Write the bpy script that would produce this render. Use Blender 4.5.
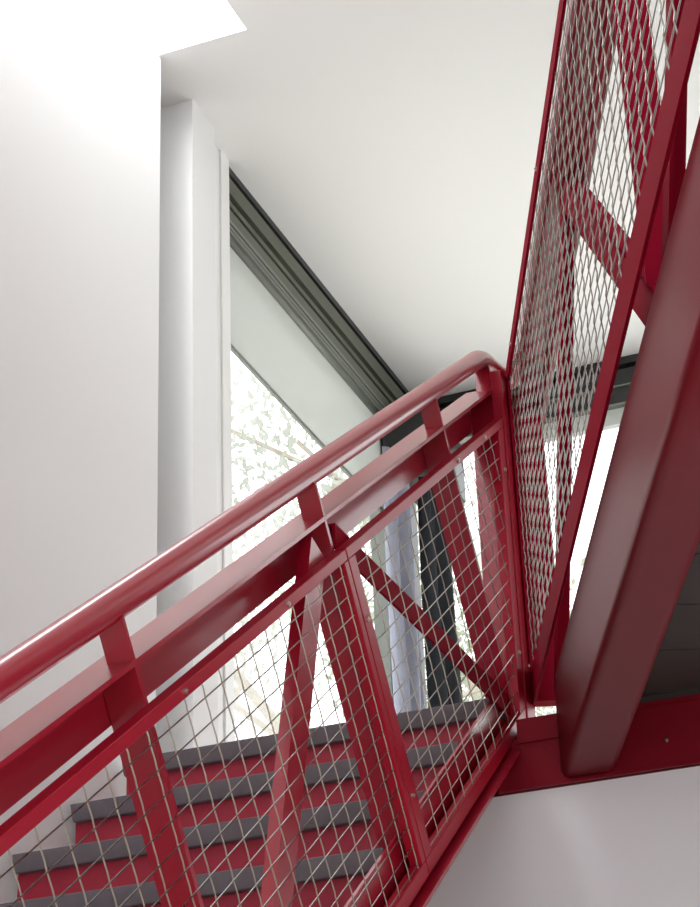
import bpy, bmesh, math, random
from mathutils import Vector, Matrix
from math import sin, cos, pi, radians

for o in list(bpy.data.objects): bpy.data.objects.remove(o)
SC = bpy.context.scene
COL = SC.collection
random.seed(7)

# ------------------------------------------------------------------ camera
cam_d = bpy.data.cameras.new('camera'); cam = bpy.data.objects.new('camera', cam_d); COL.objects.link(cam)
RX = Vector((0.9278949, 0.3711561, -0.0354140)); RY = Vector((-0.1979671, 0.4099665, -0.8903575)); RZ = Vector((-0.3159431, 0.8331690, 0.4538825))
cam.matrix_world = Matrix(((RX.x, -RY.x, -RZ.x, 0), (RX.y, -RY.y, -RZ.y, 0), (RX.z, -RY.z, -RZ.z, 0), (0, 0, 0, 1)))
cam_d.sensor_fit = 'HORIZONTAL'; cam_d.sensor_width = 36; cam_d.lens = 36 * 2057.1 / 700
cam_d.clip_start = 0.02; cam_d.clip_end = 300
SC.camera = cam

# ------------------------------------------------------------------ sky, light, exposure
W = bpy.data.worlds.new('sky'); SC.world = W; W.use_nodes = True
nt = W.node_tree; nt.nodes.clear()
wo = nt.nodes.new('ShaderNodeOutputWorld'); bg = nt.nodes.new('ShaderNodeBackground')
tc = nt.nodes.new('ShaderNodeTexCoord'); sp = nt.nodes.new('ShaderNodeSeparateXYZ'); mr = nt.nodes.new('ShaderNodeMapRange')
mr.inputs['From Min'].default_value = -0.1; mr.inputs['From Max'].default_value = 1.0
mr.inputs['To Min'].default_value = 1.15; mr.inputs['To Max'].default_value = 3.2
nt.links.new(tc.outputs['Generated'], sp.inputs[0]); nt.links.new(sp.outputs['Z'], mr.inputs['Value'])
bg.inputs['Color'].default_value = (0.965, 0.98, 1.0, 1)
nt.links.new(mr.outputs[0], bg.inputs['Strength']); nt.links.new(bg.outputs[0], wo.inputs[0])

sun_d = bpy.data.lights.new('sun', 'SUN'); sun_d.energy = 1.6; sun_d.angle = radians(25); sun_d.color = (1, .98, .95)
sun = bpy.data.objects.new('sun', sun_d); COL.objects.link(sun); sun.rotation_euler = (radians(12), radians(14), 0)

ar_d = bpy.data.lights.new('skylight_daylight', 'AREA'); ar_d.shape = 'RECTANGLE'; ar_d.size = 0.34; ar_d.size_y = 3.6; ar_d.energy = 34
ar_d.color = (0.96, 0.97, 1.0)
ar = bpy.data.objects.new('skylight_daylight', ar_d); COL.objects.link(ar); ar.location = (-2.11, 2.6, 4.32)

SC.view_settings.view_transform = 'Standard'; SC.view_settings.look = 'None'; SC.view_settings.gamma = 1
SC.view_settings.use_curve_mapping = False
SC.view_settings.exposure = 0.63

# ------------------------------------------------------------------ materials
def mat(name, col, rough=.5, metal=0, spec=.5, noise=None, bump=None, coat=0, scale=(1, 1, 1)):
    m = bpy.data.materials.new(name); m.use_nodes = True; t = m.node_tree; b = t.nodes['Principled BSDF']
    b.inputs['Roughness'].default_value = rough; b.inputs['Metallic'].default_value = metal
    b.inputs['Specular IOR Level'].default_value = spec; b.inputs['Coat Weight'].default_value = coat
    b.inputs['Coat Roughness'].default_value = .15
    c = t.nodes.new('ShaderNodeTexCoord'); mp = t.nodes.new('ShaderNodeMapping'); mp.inputs['Scale'].default_value = scale
    t.links.new(c.outputs['Object'], mp.inputs[0])
    n = t.nodes.new('ShaderNodeTexNoise'); n.inputs['Scale'].default_value = noise[0] if noise else 8; n.inputs['Detail'].default_value = 4
    t.links.new(mp.outputs[0], n.inputs['Vector'])
    r = t.nodes.new('ShaderNodeMapRange'); k = noise[1] if noise else .02
    r.inputs['To Min'].default_value = 1 - k; r.inputs['To Max'].default_value = 1 + k
    t.links.new(n.outputs[0], r.inputs['Value'])
    mx = t.nodes.new('ShaderNodeVectorMath'); mx.operation = 'SCALE'; mx.inputs[0].default_value = col
    t.links.new(r.outputs[0], mx.inputs['Scale']); t.links.new(mx.outputs[0], b.inputs['Base Color'])
    if bump:
        n2 = t.nodes.new('ShaderNodeTexNoise'); n2.inputs['Scale'].default_value = bump[0]; t.links.new(mp.outputs[0], n2.inputs['Vector'])
        bp = t.nodes.new('ShaderNodeBump'); bp.inputs['Strength'].default_value = bump[1]; bp.inputs['Distance'].default_value = .002
        t.links.new(n2.outputs[0], bp.inputs['Height']); t.links.new(bp.outputs[0], b.inputs['Normal'])
    return m

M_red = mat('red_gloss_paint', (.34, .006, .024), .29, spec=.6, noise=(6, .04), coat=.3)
M_redm = mat('shaded_red_satin_paint', (.20, .008, .018), .40, spec=.18, noise=(3, .05)); M_redm.node_tree.nodes['Principled BSDF'].inputs['IOR'].default_value = 1.35  # same red as the gloss paint, darkened for the shade under the landing
M_redd = mat('red_matt_paint', (.27, .005, .022), .6, spec=.10, noise=(4, .05)); M_redd.node_tree.nodes['Principled BSDF'].inputs['IOR'].default_value = 1.2
M_redf = mat('red_frame_paint', (.36, .006, .024), .38, spec=.3, noise=(4, .05))
M_riser = mat('red_riser_paint', (.34, .013, .036), .5, spec=.4, noise=(5, .05))
M_tread = mat('charcoal_tread_rubber', (.17, .150, .168), .6, spec=.35, noise=(40, .12), bump=(250, .3))
M_wire = mat('stainless_wire', (.42, .40, .37), .32, metal=1, noise=(20, .04))
M_bolt = mat('zinc_bolt', (.6, .55, .52), .35, metal=1)
M_wall = mat('white_wall_paint', (.80, .80, .80), .7, spec=.25, noise=(1.2, .012), bump=(220, .06))
M_ceil = mat('white_ceiling_paint', (.84, .832, .832), .8, spec=.2, noise=(.9, .012), bump=(200, .05))
M_plas = mat('white_semi_gloss_wall_panel', (.80, .80, .86), .2, spec=.5, noise=(1.5, .03))
M_trim = mat('white_trim_paint', (.84, .84, .83), .45, noise=(3, .01))
M_green = mat('grey_green_window_metal', (.085, .093, .066), .45, noise=(4, .05))
M_dark = mat('dark_window_metal', (.014, .015, .015), .4, noise=(4, .05))
M_grey = mat('grey_track_metal', (.17, .18, .16), .4, noise=(4, .05))
M_floor = mat('pale_timber_floor', (.60, .50, .38), .5, noise=(14, .12), scale=(6, .6, 1))
M_up = mat('upper_floor_finish', (.55, .52, .48), .5, noise=(10, .06))
M_board = mat('dark_stained_board', (.050, .042, .040), .6, noise=(18, .18), scale=(.5, 5, 1))
M_sheer = mat('lavender_grey_curtain_fabric', (.27, .28, .34), .9, spec=.1, noise=(60, .05))
M_charc = mat('charcoal_curtain_fabric', (.036, .039, .044), .95, spec=.05, noise=(60, .08))
M_bark = mat('pale_bark', (.42, .38, .33), .9, noise=(14, .25))
M_eave = mat('pale_grey_eave_paint', (.55, .59, .55), .8, noise=(3, .03))
M_grass = mat('pale_ground', (.62, .62, .58), .95, noise=(2, .15))

def leafmat(name, col):
    m = mat(name, col, .7, spec=.2, noise=(3, .3)); t = m.node_tree; b = t.nodes['Principled BSDF']
    tr = t.nodes.new('ShaderNodeBsdfTranslucent'); tr.inputs[0].default_value = (*col, 1); mx = t.nodes.new('ShaderNodeMixShader'); mx.inputs[0].default_value = .5
    o = t.nodes['Material Output']; t.links.new(b.outputs[0], mx.inputs[1]); t.links.new(tr.outputs[0], mx.inputs[2]); t.links.new(mx.outputs[0], o.inputs[0]); return m
M_leaf = [leafmat('pale_leaf', (.37, .385, .34)), leafmat('silver_leaf', (.43, .43, .41)), leafmat('green_leaf', (.31, .34, .25))]

def glassmat():
    m = bpy.data.materials.new('window_glass'); m.use_nodes = True; t = m.node_tree; t.nodes.clear()
    o = t.nodes.new('ShaderNodeOutputMaterial'); a = t.nodes.new('ShaderNodeBsdfTransparent'); a.inputs[0].default_value = (.975, .98, .975, 1)
    g = t.nodes.new('ShaderNodeBsdfGlossy'); g.inputs['Roughness'].default_value = .02; x = t.nodes.new('ShaderNodeMixShader'); x.inputs[0].default_value = .05
    t.links.new(a.outputs[0], x.inputs[1]); t.links.new(g.outputs[0], x.inputs[2]); t.links.new(x.outputs[0], o.inputs[0]); return m
M_glass = glassmat()
def blindmat():
    m = bpy.data.materials.new('translucent_screen_fabric'); m.use_nodes = True; t = m.node_tree; t.nodes.clear()
    o = t.nodes.new('ShaderNodeOutputMaterial'); a = t.nodes.new('ShaderNodeBsdfTransparent'); a.inputs[0].default_value = (.9, .91, .9, 1)
    d = t.nodes.new('ShaderNodeBsdfDiffuse'); d.inputs[0].default_value = (.5, .51, .49, 1)
    l = t.nodes.new('ShaderNodeBsdfTranslucent'); l.inputs[0].default_value = (.6, .61, .585, 1)
    w = t.nodes.new('ShaderNodeTexNoise'); w.inputs['Scale'].default_value = 300
    x = t.nodes.new('ShaderNodeMixShader'); x.inputs[0].default_value = .55; y = t.nodes.new('ShaderNodeMixShader'); y.inputs[0].default_value = .84
    t.links.new(d.outputs[0], x.inputs[1]); t.links.new(l.outputs[0], x.inputs[2]); t.links.new(a.outputs[0], y.inputs[1]); t.links.new(x.outputs[0], y.inputs[2]); t.links.new(y.outputs[0], o.inputs[0]); return m
M_blind = blindmat()

# ------------------------------------------------------------------ helpers
def tag(o, label=None, cat=None, group=None, kind=None):
    if label: o['label'] = label
    if cat: o['category'] = cat
    if group: o['group'] = group
    if kind: o['kind'] = kind
    return o
def thing(name, loc, label, cat, group=None):
    o = bpy.data.objects.new(name, None); COL.objects.link(o); o.location = loc; o.empty_display_size = .1
    return tag(o, label, cat, group)
def wloc(o):
    v = Vector((0, 0, 0))
    while o: v += o.location; o = o.parent
    return v
def obj(name, bm, m, parent=None, smooth=False, bevel=0):
    bmesh.ops.recalc_face_normals(bm, faces=bm.faces)
    c = Vector((0, 0, 0))
    for v in bm.verts: c += v.co
    c /= len(bm.verts)
    bmesh.ops.translate(bm, verts=bm.verts, vec=-c)
    me = bpy.data.meshes.new(name); bm.to_mesh(me); bm.free()
    ms = m if isinstance(m, list) else [m]
    for q in ms: me.materials.append(q)
    if smooth:
        for p in me.polygons: p.use_smooth = True
    o = bpy.data.objects.new(name, me); COL.objects.link(o)
    if parent: o.parent = parent; o.location = c - wloc(parent)
    else: o.location = c
    if bevel:
        b = o.modifiers.new('bevel', 'BEVEL'); b.width = bevel; b.segments = 2; b.limit_method = 'ANGLE'
        for p in me.polygons: p.use_smooth = True
        b.harden_normals = True
    return o
def box(bm, o, e1, e2, e3, r1, r2, r3, mi=0):
    """box spanning r1,r2,r3 along e1,e2,e3 from origin o"""
    vs = [bm.verts.new(o + e1 * a + e2 * b + e3 * c) for a in r1 for b in r2 for c in r3]
    for f in ((0, 1, 3, 2), (4, 6, 7, 5), (0, 4, 5, 1), (2, 3, 7, 6), (0, 2, 6, 4), (1, 5, 7, 3)):
        fc = bm.faces.new([vs[i] for i in f]); fc.material_index = mi
def wbox(bm, x, y, z, mi=0): box(bm, Vector((0, 0, 0)), Vector((1, 0, 0)), Vector((0, 1, 0)), Vector((0, 0, 1)), x, y, z, mi)
def prism(bm, prof, d):
    """prof: list of world points (planar), extruded by vector d"""
    a = [bm.verts.new(p) for p in prof]; b = [bm.verts.new(p + d) for p in prof]; n = len(prof)
    bm.faces.new(a); bm.faces.new(b[::-1])
    for i in range(n): bm.faces.new((a[i], b[i], b[(i + 1) % n], a[(i + 1) % n]))
def tube(bm, pts, r, seg=8, cap=True):
    pts = [Vector(p) for p in pts]; rings = []; ref = None
    for i, p in enumerate(pts):
        if i == 0: t = pts[1] - p
        elif i == len(pts) - 1: t = p - pts[i - 1]
        else: t = (pts[i + 1] - p).normalized() + (p - pts[i - 1]).normalized()
        t.normalize()
        if ref is None: ref = t.orthogonal().normalized()
        ref = (ref - t * ref.dot(t)).normalized(); w = t.cross(ref)
        k = 1.0
        if 0 < i < len(pts) - 1:
            k = 1 / max(.5, (p - pts[i - 1]).normalized().dot(t))
        rings.append([bm.verts.new(p + (ref * cos(2 * pi * j / seg) + w * sin(2 * pi * j / seg)) * r * (k if False else 1)) for j in range(seg)])
    for a, b in zip(rings, rings[1:]):
        for j in range(seg): bm.faces.new((a[j], a[(j + 1) % seg], b[(j + 1) % seg], b[j]))
    if cap: bm.faces.new(rings[0][::-1]); bm.faces.new(rings[-1])
def arc(p0, p1, p2, n=8):
    return [p0 * (1 - t) ** 2 + p1 * 2 * t * (1 - t) + p2 * t * t for t in [i / n for i in range(n + 1)]]
V = Vector
EX, EY, EZ = V((1, 0, 0)), V((0, 1, 0)), V((0, 0, 1))
O0 = V((0, 0, 0))

# dimensions
TH = 0.6283957; AZ = -0.3845193
U = V((0, cos(TH), sin(TH))); N = V((0, -sin(TH), cos(TH)))          # along / perpendicular to the stair pitch
O = V((0, 4.258, 1.624))                                             # nosing of the top tread
G = V((-sin(AZ), -cos(AZ), 0)); T2 = V((cos(AZ), -sin(AZ), 0))       # gallery run (towards camera) / its right-hand side
C = V((-1.25, 4.44, 0))                                              # corner where both guards meet
ZC, ZF, ZL = 3.908, -1.436, 1.624

# ------------------------------------------------------------------ room shell
def struct(name, parts, m, parent=None, bevel=0):
    bm = bmesh.new()
    for p in parts: wbox(bm, *p)
    o = obj(name, bm, m, parent, bevel=bevel)
    if not parent: o['kind'] = 'structure'
    return o
struct('floor', [((-4, 5), (-4, 7.2), (ZF - .1, ZF))], M_floor)
struct('wall_left', [((-2.45, -2.26), (-4, 4.482), (ZF, 4.7)), ((-3.3, -2.45), (4.40, 4.482), (ZF, ZC)), ((-3.3, -3.2), (4.482, 4.864), (ZF, ZC))], M_wall)  # niche-closing boxes are unseen, added to keep outside light off its face
struct('wall_rear_unseen', [((-2.26, 5), (-4.1, -4), (1.9, ZC)), ((-2.26, -1.8), (-4.1, -4), (ZF, 1.9)), ((4.5, 5), (-4.1, -4), (ZF, 1.9))], M_wall)  # unseen wall added to cut light from behind, lower gap shaped to admit some
# wall under the landing
struct('wall_far', [((-2.26, 5), (4.266, 4.42), (ZF, 1.3915))], M_plas)
struct('wall_niche', [((-3.2, -2.262), (4.705, 4.864), (ZF, ZC))], M_wall)
struct('trim_1', [((-3.2, -2.300), (4.866, 5.040), (ZF, ZC))], M_trim)
struct('trim_2', [((-2.2995, -2.294), (4.985, 5.045), (ZL, ZC))], M_trim)
# ceiling with the slot of the skylight along the left wall
SX0, SX1, SY0, SY1 = -2.45, -1.967, 0.8, 4.464
struct('ceiling', [((SX1, 5), (-4, 7.0), (ZC, ZC + .22)), ((-3.3, SX1), (SY1, 4.9), (ZC, ZC + .22)), ((-2.41, SX1), (4.9, 7.0), (ZC, ZC + .22)),
                   ((-2.262, SX1), (-4, SY0), (ZC, ZC + .22))], M_ceil)
struct('trim_3', [((SX1, SX1 + .06), (SY0, SY1 + .06), (ZC + .22, ZC + .5)), ((SX0 + .2, SX1), (SY1, SY1 + .06), (ZC + .22, ZC + .5)), ((SX0 + .2, SX1), (SY0 - .06, SY0), (ZC + .22, ZC + .5))], M_trim)
# landing floor and the lower structure
struct('floor_landing', [((-2.26, -1.29), (4.54, 6.84), (1.545, 1.60)), ((-1.236, -1.125), (4.262, 6.84), (1.50, 1.554)), ((-1.125, 5), (4.262, 6.84), (1.545, 1.60))], M_up)
struct('wall_right_unseen', [((4.9, 5.0), (-4, 7.0), (ZF, ZF + .5)), ((4.9, 5.0), (-4, 7.0), (3.3, ZC)), ((4.9, 5.0), (3.6, 7.0), (ZF + .5, 3.3)), ((4.9, 5.0), (-4, -3.6), (ZF + .5, 3.3))], M_wall)  # unseen wall, wide opening shaped to let fill light in

# ------------------------------------------------------------------ window 1 (glazed wall parallel to the flight)
w1 = thing('window_1', (-2.31, 5.95, ZL), None, None); w1['kind'] = 'structure'
def part(name, parts, m, parent, bevel=0, smooth=False):
    bm = bmesh.new()
    for p in parts: wbox(bm, *p)
    return obj(name, bm, m, parent, bevel=bevel)
XW = -2.308
part('header_rail', [((-2.40, -2.335), (5.042, 6.86), (3.66, ZC))], M_dark, w1)
part('header_rail', [((-2.335, XW), (5.042, 6.86), (3.882, ZC - .002))], M_dark, w1)
part('header_rail', [((-2.335, XW - .004), (5.042, 6.86), (3.810, 3.870)), ((-2.335, XW - .004), (5.042, 6.86), (3.706, 3.746))], M_green, w1)
part('header_track', [((-2.335, XW - .006), (5.042, 6.86), (3.764, 3.784))], M_green, w1)
part('header_track', [((-2.335, XW), (5.042, 6.86), (3.690, 3.702)), ((-2.335, XW), (5.042, 6.86), (3.668, 3.680)), ((-2.335, XW + .004), (5.042, 6.86), (3.646, 3.656))], M_grey, w1)
part('glass_pane', [((-2.352, -2.346), (5.042, 6.46), (ZL, 3.66))], M_glass, w1)
part('sill', [((-2.40, -2.31), (5.042, 6.86), (1.602, 1.63))], M_grey, w1)
part('mullion', [((-2.38, -2.325), (6.455, 6.475), (ZL, 3.645)), ((-2.38, -2.330), (6.485, 6.505), (ZL, 3.645)), ((-2.38, -2.335), (6.515, 6.56), (ZL, 3.645))], M_grey, w1)
part('corner_post', [((-2.40, -2.335), (6.56, 6.86), (ZL, 3.645))], M_dark, w1)
bl = thing('roller_blind', (-2.33, 5.6, 3.62), 'translucent white roller blind half lowered over the left window', 'blind')
bm = bmesh.new(); wbox(bm, (-2.329, -2.327), (5.06, 6.45), (3.255, 3.64)); obj('blind_fabric', bm, M_blind, bl)
bm = bmesh.new(); tube(bm, [(-2.326, 5.06, 3.640), (-2.326, 6.44, 3.640)], .014, 12); obj('roller_tube', bm, M_grey, bl, smooth=True)
part('hem_bar', [((-2.332, -2.322), (5.06, 6.45), (3.243, 3.257))], M_grey, bl)

# window 2 (far glazed wall)
w2 = thing('window_2', (0, 6.86, ZL), None, None); w2['kind'] = 'structure'
part('header_rail', [((-2.40, 2.6), (6.90, 6.98), (3.70, ZC))], M_dark, w2)
part('header_rail', [((-2.335, 2.6), (6.865, 6.90), (3.875, ZC - .002)), ((-2.335, 2.6), (6.868, 6.90), (3.79, 3.855)), ((-2.335, 2.6), (6.868, 6.90), (3.715, 3.775))], M_dark, w2)
part('header_track', [((-2.335, 2.6), (6.862, 6.90), (3.780, 3.787)), ((-2.335, 2.6), (6.862, 6.90), (3.700, 3.710))], M_grey, w2)
part('glass_pane', [((-2.33, 2.6), (6.925, 6.931), (ZL, 3.70))], M_glass, w2)
part('sill', [((-2.40, 2.6), (6.865, 6.98), (1.602, 1.63))], M_trim, w2)
part('mullion', [((.2, .25), (6.90, 6.96), (ZL, 3.70))], M_dark, w2)
b2 = thing('roller_blind', (0, 6.89, 3.62), 'short translucent roller blind under the dark head of the far window behind the upper guard', 'blind')
bm = bmesh.new(); wbox(bm, (-2.0, 2.5), (6.886, 6.888), (3.63, 3.71)); obj('blind_fabric', bm, M_blind, b2)
part('hem_bar', [((-2.0, 2.5), (6.882, 6.892), (3.618, 3.632))], M_trim, b2)
struct('wall_back', [((2.6, 5.0), (6.86, 7.0), (ZF, ZC))], M_wall)

# curtains stacked in the corner
def curtain(name, y0, y1, z0, z1, x, amp, nf, m, label, flare=0):
    bm = bmesh.new(); nu, nv = nf * 10, 14; g = []
    for j in range(nv + 1):
        v = j / nv; row = []
        for i in range(nu + 1):
            uu = i / nu; ph = uu * nf * 2 * pi
            a = amp * (.55 + .45 * (1 - v)) * (1 + .3 * sin(3.1 * uu * nf + 1))
            yy = y0 + (y1 - y0) * (uu + .12 * sin(ph * .5) / nf) + (1 - v) * flare * (uu - .3)
            row.append(bm.verts.new((x + a * sin(ph) + .01 * sin(4 * v + ph * .3), yy, z0 + (z1 - z0) * v)))
        g.append(row)
    for j in range(nv):
        for i in range(nu): bm.faces.new((g[j][i], g[j][i + 1], g[j + 1][i + 1], g[j + 1][i]))
    o = obj(name, bm, m, smooth=True); s = o.modifiers.new('solid', 'SOLIDIFY'); s.thickness = .003
    return tag(o, label, 'curtain')
curtain('curtain', 6.24, 6.50, 1.635, 3.40, -2.235, .035, 4, M_sheer, 'pale lavender-grey pleated curtain hanging in the window corner, left of the charcoal one')
curtain('curtain', 6.53, 6.80, 1.635, 3.40, -2.20, .045, 4, M_charc, 'charcoal pleated curtain bunched in the window corner, right of the lavender one', .10)
o = part('curtain_pelmet', [((-2.31, -2.13), (6.44, 6.86), (3.42, 3.66))], M_dark, None); tag(o, 'black box pelmet above the bunched curtains in the window corner', 'pelmet')

# ------------------------------------------------------------------ staircase
RUN, RISE = cos(TH) / sin(TH) * .18, .18
st = thing('staircase', (-1.77, 3.0, ZF), 'red steel staircase flight with charcoal treads seen from below behind the wire mesh guard', 'staircase')
XL, XR = -2.24, -1.30
def tread_bm(k):
    bm = bmesh.new(); y = 3.763 + RUN * k; z = 1.264 + RISE * k
    prof = [V((XL, y, z)), V((XL, y + .012, z - .033)), V((XL, y + .016, z - .038)), V((XL, y + .05, z - .038)), V((XL, y + .05, z - .010)), V((XL, y + .281, z - .010)), V((XL, y + .281, z))]
    prism(bm, prof, V((XR - XL, 0, 0))); return bm
first_t = obj('tread', tread_bm(2), M_tread, st, bevel=.002)
bm = bmesh.new(); y, z = 3.763 + RUN * 2, 1.264 + RISE * 2
wbox(bm, (XL, XR), (y + .030, y + .036), (z - RISE, z - .0385)); first_r = obj('riser', bm, M_riser, st)
for k in range(1, -15, -1):
    d = V((0, RUN * (k - 2), RISE * (k - 2)))
    for src in (first_t, first_r):
        c = src.copy(); COL.objects.link(c); c.parent = st; c.location = src.location + d
# inner stringer beside the treads: channel with flanges
def pt(s, n, x): return O + U * s + N * n + EX * x
bm = bmesh.new()
smin, smax = -4.95, .02
E0 = O.copy()
box(bm, O, U, N, EX, (smin, smax), (-.112, -.005), (-1.297, -1.290))
box(bm, O, U, N, EX, (smin, smax + .02), (-.112, -.104), (-1.290, -1.232))
obj('stringer', bm, M_red, st)

# ------------------------------------------------------------------ guard of the flight
g1 = thing('stair_guard', tuple(O + EX * -1.27), 'red steel truss guard with round handrail and wire mesh climbing beside the charcoal treads', 'railing')
# handrail
axis = [pt(-4.9, .700, -1.30)] + [pt(s, .700, -1.30) for s in (-3, -1.5, -.5, .2)]
pA, pB = pt(.58, .700, -1.30), V((-1.30, 4.375, 2.585))
pEnd = V((-1.282, 4.53, 2.59))
path = axis + arc(pt(.60, .700, -1.30), pt(.675, .700, -1.30), V((-1.298, 4.445, 2.59)), 6) + [V((-1.293, 4.48, 2.59)), pEnd]
bm = bmesh.new(); tube(bm, path, .0250, 24); obj('handrail', bm, M_red, g1, smooth=True)
# top rail: an angle, flange on top and web at the back
def mitre_bar(bm, s0, s1, n0, n1, x0, x1, level_to):
    """bar along the pitch, then level to y = level_to"""
    P = [pt(s0, n, x) for n in (n0, n1) for x in (x0, x1)]
    Q = [pt(s1, n, x) for n in (n0, n1) for x in (x0, x1)]
    R_ = [V((q.x, level_to, q.z)) for q in Q]
    rings = [[P[0], P[1], P[3], P[2]], [Q[0], Q[1], Q[3], Q[2]], [R_[0], R_[1], R_[3], R_[2]]]
    vs = [[bm.verts.new(p) for p in r] for r in rings]
    for a, b in zip(vs, vs[1:]):
        for j in range(4): bm.faces.new((a[j], a[(j + 1) % 4], b[(j + 1) % 4], b[j]))
    bm.faces.new(vs[0][::-1]); bm.faces.new(vs[-1])
bm = bmesh.new()
mitre_bar(bm, -4.9, .655, .612, .620, -1.355, -1.275, 4.52)
mitre_bar(bm, -4.9, .655, .532, .613, -1.345, -1.337, 4.52)
obj('top_rail', bm, M_red, g1)
# posts: flat plates on edge
PS = [-1.765 + .934 * k for k in range(-3, 3)]
for s in PS:
    bm = bmesh.new(); box(bm, O, U, N, EX, (s - .008, s), (.612, .685), (-1.318, -1.276))
    box(bm, O, U, N, EX, (s - .010, s + .002), (-.06, .613), (-1.336, -1.276))
    obj('post', bm, M_red, g1)
bm = bmesh.new(); wbox(bm, (-1.336, -1.276), (4.395, 4.407), (1.515, 2.46)); wbox(bm, (-1.318, -1.280), (4.395, 4.405), (2.46, 2.575)); obj('post', bm, M_red, g1)
bm = bmesh.new(); wbox(bm, (-1.276, -1.247), (4.384, 4.455), (1.515, 2.535)); obj('corner_post', bm, M_redf, g1, bevel=.003)
# diagonals: angle sections
def brace(name, o, p0, p1, ez, w, leg, x0, parent, m=M_red, up=1):
    """angle from p0 to p1 (2-D in plane e), front plate w wide, leg going back along -ez"""
def brace1(a, b, w, leg, side):
    (s0, n0), (s1, n1) = a, b
    d = (U * (s1 - s0) + N * (n1 - n0)); L = d.length; d.normalize(); p = EX.cross(d) * side
    o = pt(s0, n0, 0); bm = bmesh.new()
    box(bm, o, d, p, EX, (0, L), (-w / 2, w / 2), (-1.283, -1.277))
    box(bm, o, d, p, EX, (0, L), (w / 2 - .006, w / 2 + .0006), (-1.277 - leg, -1.2768))
    return bm
A1 = -1
for i, s in enumerate(PS):
    if i % 2 == 1:      # node at the top of the next post: two braces fan down from it
        if i + 1 < len(PS):
            obj('diagonal_brace', brace1((PS[i + 1] - .075, .575), (s + .10, -.02), .068, .024, A1), M_red, g1)
        if i + 2 < len(PS):
            obj('diagonal_brace', brace1((PS[i + 1] + .03, .575), (PS[i + 2] - .02, -.055), .050, .04, 1), M_redd, g1)
# mesh infill panels
def wires(bm, o, e1, e2, e3, a_list, b_list, inside, r=.0014, amp=.0012):
    """square wire mesh: family B straight along e1, family A along e2 crimped round it at every crossing"""
    def run(seq):
        prev = None; pts = []
        for (a, b), off in seq:
            ins = inside(a, b)
            if prev is not None and ins != prev[1]:
                lo, hi = prev[0], (a, b)
                for _ in range(14):
                    mid = ((lo[0] + hi[0]) / 2, (lo[1] + hi[1]) / 2)
                    if inside(*mid) == prev[1]: lo = mid
                    else: hi = mid
                pts.append((lo, off))
            if ins: pts.append(((a, b), off))
            prev = ((a, b), ins)
        if len(pts) >= 2: tube(bm, [o + e1 * p[0][0] + e2 * p[0][1] + e3 * p[1] for p in pts], r, 5, cap=False)
    db = b_list[1] - b_list[0]
    for a in a_list:
        seq = []
        for b in [b_list[0] - db] + list(b_list) + [b_list[-1] + db]:
            seq += [((a, b - db * .62), amp), ((a, b), -amp)]
        run(seq)
    for b in b_list: run([((a, b), amp * .9) for a in [a_list[0] - .0745] + list(a_list) + [a_list[-1] + .0745]])
def frange(a, b, d):
    out = []; 
    while a < b - 1e-9: out.append(a); a += d
    return out
XM = -1.256
def bolt(p, ax, parent, r=.006):
    bm = bmesh.new(); tube(bm, [p - ax * .002, p + ax * .004], r, 6); tube(bm, [p + ax * .004, p + ax * .006], r * .5, 8); obj('bolt', bm, M_bolt, parent)
def guard_panel(s0, s1, end_y=None, tl=.024):
    """frame of flat bar around a woven mesh; end_y: vertical end bar instead of a perpendicular one"""
    fr = bmesh.new()
    nt0, nt1, nb0, nb1 = .532, .553, -.0945, -.064
    tw = .024
    x0, x1 = -1.276, -1.250
    if end_y is None:
        box(fr, O, U, N, EX, (s0, s1), (nt0, nt1), (x0, x1)); box(fr, O, U, N, EX, (s0, s1), (nb0, nb1), (x0, x1))
        box(fr, O, U, N, EX, (s0, s0 + tw), (nb1, nt0), (x0, x1)); box(fr, O, U, N, EX, (s1 - tw, s1), (nb1, nt0), (x0, x1))
        ins = lambda a, b: s0 + tw + .005 < a < s1 - tw - .009 and nb1 < b < nt0
    else:
        sy = lambda n, y: (y - O.y + sin(TH) * n) / cos(TH)
        def poly(n0, n1, ya, sa=None):
            pts = [(sa, n0), (sy(n0, ya), n0), (sy(n1, ya), n1), (sa, n1)]
            prism(fr, [pt(a, b, x0) for a, b in pts], EX * (x1 - x0))
        poly(nt0, nt1, end_y + .045, s0); poly(nb0, nb1, end_y + .045, s0)
        box(fr, O, U, N, EX, (s0, s0 + tl), (nb1, nt0), (x0, x1))
        pts = [(sy(nb1, end_y), nb1), (sy(nb1, end_y + .045), nb1), (sy(nt0, end_y + .045), nt0), (sy(nt0, end_y), nt0)]
        prism(fr, [pt(a, b, x0) for a, b in pts], EX * (x1 - x0))
        ins = lambda a, b: s0 + tl < a and nb1 < b < nt0 and (O + U * a + N * b).y < end_y
    f = obj('mesh_frame', fr, M_redf, g1, bevel=.002)
    wm = bmesh.new()
    al = [a for a in frange(-2.280 - .0745 * 32, 1.4, .0745) if s0 - .06 < a < s1 + .5]
    al = sorted([a for a in al if s0 + tl + .02 < a] + [s0 + tl + .008])
    if end_y is None: al = [a for a in al if a < s1 - tw - .02] + [s1 - tw - .012]
    bl_ = frange(-.0585, .56, .0378)
    wires(wm, EX * XM + O, U, N, EX, al, bl_, ins, .0013, .0004)
    obj('wire_mesh', wm, M_wire, f)
    return f
fA = guard_panel(-2.665, -.842)
fB = guard_panel(-.838, .6, end_y=4.335, tl=.044)
fC = guard_panel(-4.49, -2.669)
for s, n, f in ((-1.69, .543, fA), (-1.2, .543, fA), (-2.35, .543, fA), (.05, .543, fB), (.33, .543, fB), (-.824, .41, fB), (-.824, .06, fB)):
    bolt(pt(s, n, -1.25), EX, f, .005)
bolt(V((-1.25, 4.358, 1.76)), EX, fB, .005); bolt(V((-1.25, 4.358, 2.24)), EX, fB, .005)

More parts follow.
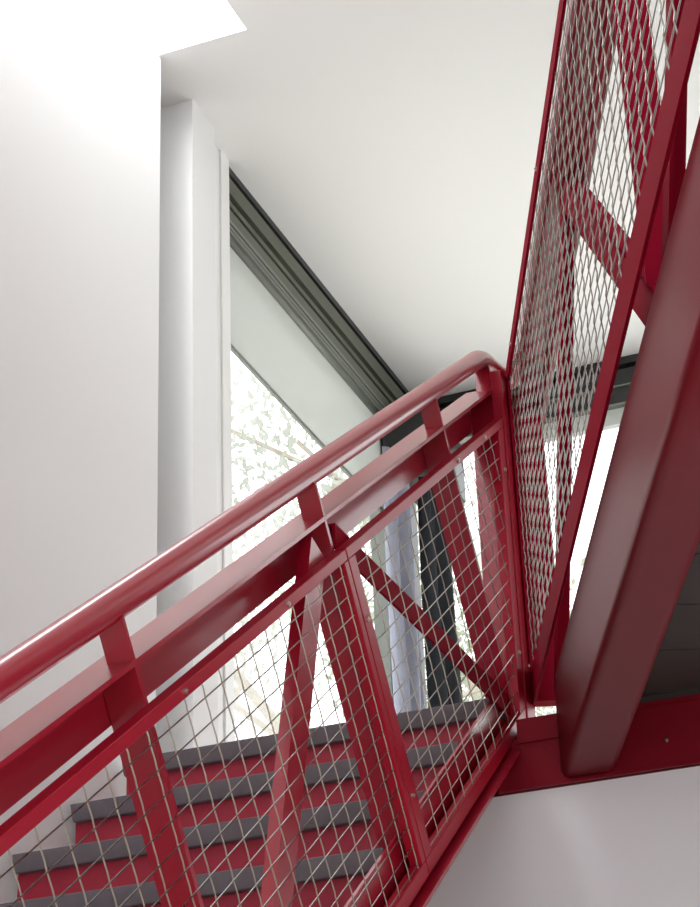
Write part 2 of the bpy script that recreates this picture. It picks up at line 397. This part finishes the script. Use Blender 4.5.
# ------------------------------------------------------------------ gallery: level deck running from the landing over the camera
LG = 3.75
def gp(a, t, z): return C + G * a + T2 * t + EZ * z
gl = thing('gallery_deck', tuple(gp(0, .1, 1.5)), 'level red steel gallery deck with rounded edge beam running overhead from the landing', 'walkway')
# rounded hollow section, cut square to the landing beam
def rhs(bm, t0, t1, z0, z1, r, a1, y_end):
    prof = []
    for (cx_, cz_, a0) in ((t1 - r, z1 - r, 0), (t0 + r, z1 - r, pi / 2), (t0 + r, z0 + r, pi), (t1 - r, z0 + r, 3 * pi / 2)):
        for i in range(7): prof.append((cx_ + r * cos(a0 + i * pi / 12), cz_ + r * sin(a0 + i * pi / 12)))
    near = [bm.verts.new(gp(a1, t, z)) for t, z in prof]
    far = []
    for t, z in prof:
        p = gp(0, t, z); a = (p.y - y_end) / -G.y; far.append(bm.verts.new(gp(a, t, z)))
    n = len(prof)
    for i in range(n): bm.faces.new((near[i], near[(i + 1) % n], far[(i + 1) % n], far[i]))
    bm.faces.new(near); bm.faces.new(far[::-1])
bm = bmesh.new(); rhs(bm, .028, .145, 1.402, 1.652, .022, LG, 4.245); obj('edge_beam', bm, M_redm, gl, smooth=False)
for p in gl.children[-1].data.polygons: p.use_smooth = len(p.vertices) == 4
# boards of the deck, seen from below
bw = .2445; k = 0; a = .335
while a < LG:
    bm = bmesh.new()
    t1 = 2.2
    box(bm, C, G, T2, EZ, (a, a + bw - .006), (.146, t1), (1.560, 1.585)); obj('deck_board', bm, M_board, gl); a += bw
# first board, cut along the landing beam
bm = bmesh.new()
for (pa) in (0,):
    q = [gp(.329, .146, 1.56), gp(.329, 1.0, 1.56)]
    y0 = 4.247
    f0 = gp((gp(0, .146, 0).y - y0) / -G.y, .146, 1.56); tmax = .146 + 0
    # right-hand limit where the board edge meets the beam
    tt = .146 + 0.0
    p1 = gp(.329, .146, 1.56); s_ = (y0 - p1.y) / T2.y; p2 = p1 + T2 * max(s_, .0)
    prism(bm, [f0, p1, p2], EZ * .025)
obj('deck_board', bm, M_board, gl)
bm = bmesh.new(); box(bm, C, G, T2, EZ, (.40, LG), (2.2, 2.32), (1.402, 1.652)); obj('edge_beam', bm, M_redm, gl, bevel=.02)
# guard of the gallery
g2 = thing('gallery_guard', tuple(gp(0, .03, 1.645)), 'tall red steel truss guard with dense wire mesh seen edge-on, standing on the overhead gallery', 'railing')
hp = [pEnd + V((.004, .006, 0)), ] + arc(pEnd + V((.006, .012, 0)), V((-1.262, 4.575, 2.59)), gp(.10, .052, 2.59), 6) + [gp(a, .052, 2.59) for a in (.5, 1.5, 2.6, LG)]
bm = bmesh.new(); tube(bm, hp[1:], .025, 20); obj('handrail', bm, M_red, g2, smooth=True)
bm = bmesh.new()
box(bm, C, G, T2, EZ, (-.06, LG), (.030, .095), (2.492, 2.500)); box(bm, C, G, T2, EZ, (-.06, LG), (.087, .095), (2.44, 2.492)); obj('top_rail', bm, M_red, g2)
GP = [0.02, .875, 1.73, 2.585, 3.44]
for i, a in enumerate(GP):
    if i in (1, 3): 
        continue
    bm = bmesh.new(); box(bm, C, G, T2, EZ, (a - .006, a + .006) if i else (-.045, -.004), (.048, .108) if i else (.009, .082), (1.652, 2.491) if i else (1.668, 2.491)); box(bm, C, G, T2, EZ, (a - .005, a + .005), (.034, .070), (2.5, 2.568)); obj('post', bm, M_redd, g2)
for i in (1, 3):
    a = GP[i]; bm = bmesh.new(); box(bm, C, G, T2, EZ, (a - .005, a + .005), (.034, .070), (2.5, 2.568)); obj('post', bm, M_redd, g2)
BS1, BS2 = 1, -1
def brace2(a0, z0, a1, z1, w, leg, sgn):
    d = G * (a1 - a0) + EZ * (z1 - z0); L = d.length; d.normalize(); p = T2.cross(d) * sgn; bm = bmesh.new()
    box(bm, gp(a0, 0, z0), d, p, T2, (0, L), (-w / 2, w / 2), (.048, .054)); box(bm, gp(a0, 0, z0), d, p, T2, (0, L), (w / 2 - .006, w / 2), (.048, .048 + leg))
    return bm
for i in (1, 3):
    obj('diagonal_brace', brace2(GP[i] + .055, 2.49, GP[i - 1] + (.05 if i == 1 else .15), 1.66, .055, .034, BS1), M_redd, g2)
    obj('diagonal_brace', brace2(GP[i] + .035, 2.49, min(GP[i + 1] + .04, LG) if i + 1 < len(GP) else LG, 1.66, .070, .036, BS2), M_redd, g2)
def gal_panel(a0, a1):
    fr = bmesh.new(); t0, t1 = 0.0, .007
    zt, zb = 2.562, 1.652
    box(fr, C, G, T2, EZ, (a0, a1), (t0, t1), (zt - .042, zt)); box(fr, C, G, T2, EZ, (a0, a1), (t0, t1), (zb, zb + .078))
    box(fr, C, G, T2, EZ, (a0, a0 + .050), (t0, t1), (zb + .078, zt - .042)); box(fr, C, G, T2, EZ, (a1 - .024, a1), (t0, t1), (zb + .078, zt - .042))
    f = obj('mesh_frame', fr, M_redd, g2, bevel=.001)
    wm = bmesh.new(); al = [x for x in frange(.04 - .075, a1 + .08, .0775) if a0 - .05 < x]
    wires(wm, C + T2 * .006, G, EZ, T2, al, frange(1.735, 2.53, .0385), lambda a, b: a0 + .050 < a < a1 - .024 and zb + .078 < b < zt - .042, .0014, .0013)
    obj('wire_mesh', wm, M_wire, f); return f
for a0, a1 in ((-.03, 2.75), (2.754, LG)): 
    f = gal_panel(a0, a1)
    for a in (a0 + .95, a0 + .2, a1 - .2): bolt(gp(a, 0, 2.541), -T2, f, .005)
f = [c for c in g2.children if c.name.startswith('mesh_frame')][0]
bolt(gp(.012, 0, 1.75), -T2, f, .005)

# ------------------------------------------------------------------ landing beam and edge
lb = thing('landing_beam', (0, 4.25, 1.39), 'red steel channel beam, darkened for shade, carrying the landing above the white wall', 'beam')
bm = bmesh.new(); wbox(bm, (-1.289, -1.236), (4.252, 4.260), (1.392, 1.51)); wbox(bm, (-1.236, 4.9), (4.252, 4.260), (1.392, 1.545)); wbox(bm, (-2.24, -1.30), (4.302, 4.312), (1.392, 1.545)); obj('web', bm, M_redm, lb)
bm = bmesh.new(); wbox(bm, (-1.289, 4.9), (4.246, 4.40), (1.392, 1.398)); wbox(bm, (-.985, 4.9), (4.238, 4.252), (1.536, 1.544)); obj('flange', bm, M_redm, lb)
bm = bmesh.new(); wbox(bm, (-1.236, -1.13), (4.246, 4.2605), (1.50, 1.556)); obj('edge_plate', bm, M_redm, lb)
bm = bmesh.new(); wbox(bm, (-1.10, 4.9), (4.247, 4.2605), (1.546, 1.60)); obj('fascia_board', bm, M_board, lb)
for x in (-.90, -.3, .3): bolt(V((x, 4.252, 1.455)), -EY, lb, .005)

# ------------------------------------------------------------------ outdoors
bm = bmesh.new(); wbox(bm, (-40, 40), (7.3, 60), (-1.7, -1.5)); wbox(bm, (-40, -4.1), (-20, 7.3), (-1.7, -1.5)); gr = obj('ground', bm, M_grass); gr['kind'] = 'structure'
ev = bmesh.new(); wbox(ev, (-2.566, -2.405), (6.435, 9.0), (3.66, 3.74)); o = obj('eave', ev, M_eave); tag(o, 'pale grey-green eave panel outside the left window near the corner', 'eave')

def tree(loc, h, rad, n, m, label, seed):
    rnd = random.Random(seed); t = thing('tree', loc, label, 'tree', 'trees outside the windows')
    L = V(loc); bm = bmesh.new()
    trunk = [L + V((rnd.uniform(-.1, .1) * i, rnd.uniform(-.1, .1) * i, h * .75 * i / 5)) for i in range(6)]
    for i in range(5): tube(bm, [trunk[i], trunk[i + 1]], .16 * (1 - i * .15), 8)
    crowns = []
    for b in range(11):
        st_ = trunk[rnd.randint(2, 5)]; an = rnd.uniform(0, 2 * pi); ln = rad * rnd.uniform(.4, 1)
        e = st_ + V((cos(an) * ln, sin(an) * ln, rnd.uniform(.2, .9) * rad)); tube(bm, [st_, (st_ + e) / 2 + V((0, 0, .1)), e], .045, 6); crowns.append(e)
        for _ in range(3):
            e2 = e + V((rnd.uniform(-1, 1), rnd.uniform(-1, 1), rnd.uniform(-.6, .8))) * .7; tube(bm, [e, e2], .018, 5); crowns.append(e2)
    obj('trunk', bm, M_bark, t)
    lf = bmesh.new()
    for i in range(n):
        c = rnd.choice(crowns); p = c + V((rnd.gauss(0, .38), rnd.gauss(0, .38), rnd.gauss(0, .32)))
        a = V((rnd.gauss(0, 1), rnd.gauss(0, 1), rnd.gauss(0, 1))).normalized(); b = a.orthogonal().normalized(); s = rnd.uniform(.025, .055)
        vs = [lf.verts.new(p + q) for q in (a * s, b * s * .45, -a * s, -b * s * .45)]; lf.faces.new(vs)
    o = obj('foliage', lf, m, t); return t
tree((-5.9, 13.4, -1.5), 8.6, 2.3, 15000, M_leaf[0], 'pale leafy tree beyond the left window, its crown behind the handrail', 1)
tree((-9.6, 19.5, -1.5), 10.0, 2.6, 12000, M_leaf[1], 'tallest silvery tree beyond the left window, farther from the house', 2)
tree((-2.2, 17.5, -1.5), 9.0, 2.2, 12000, M_leaf[1], 'silvery tree beyond the far window, behind the upper guard', 3)
tree((-3.6, 12.4, -1.5), 7.2, 1.7, 9000, M_leaf[2], 'low green tree beyond the window corner, behind the lower mesh guard', 4)
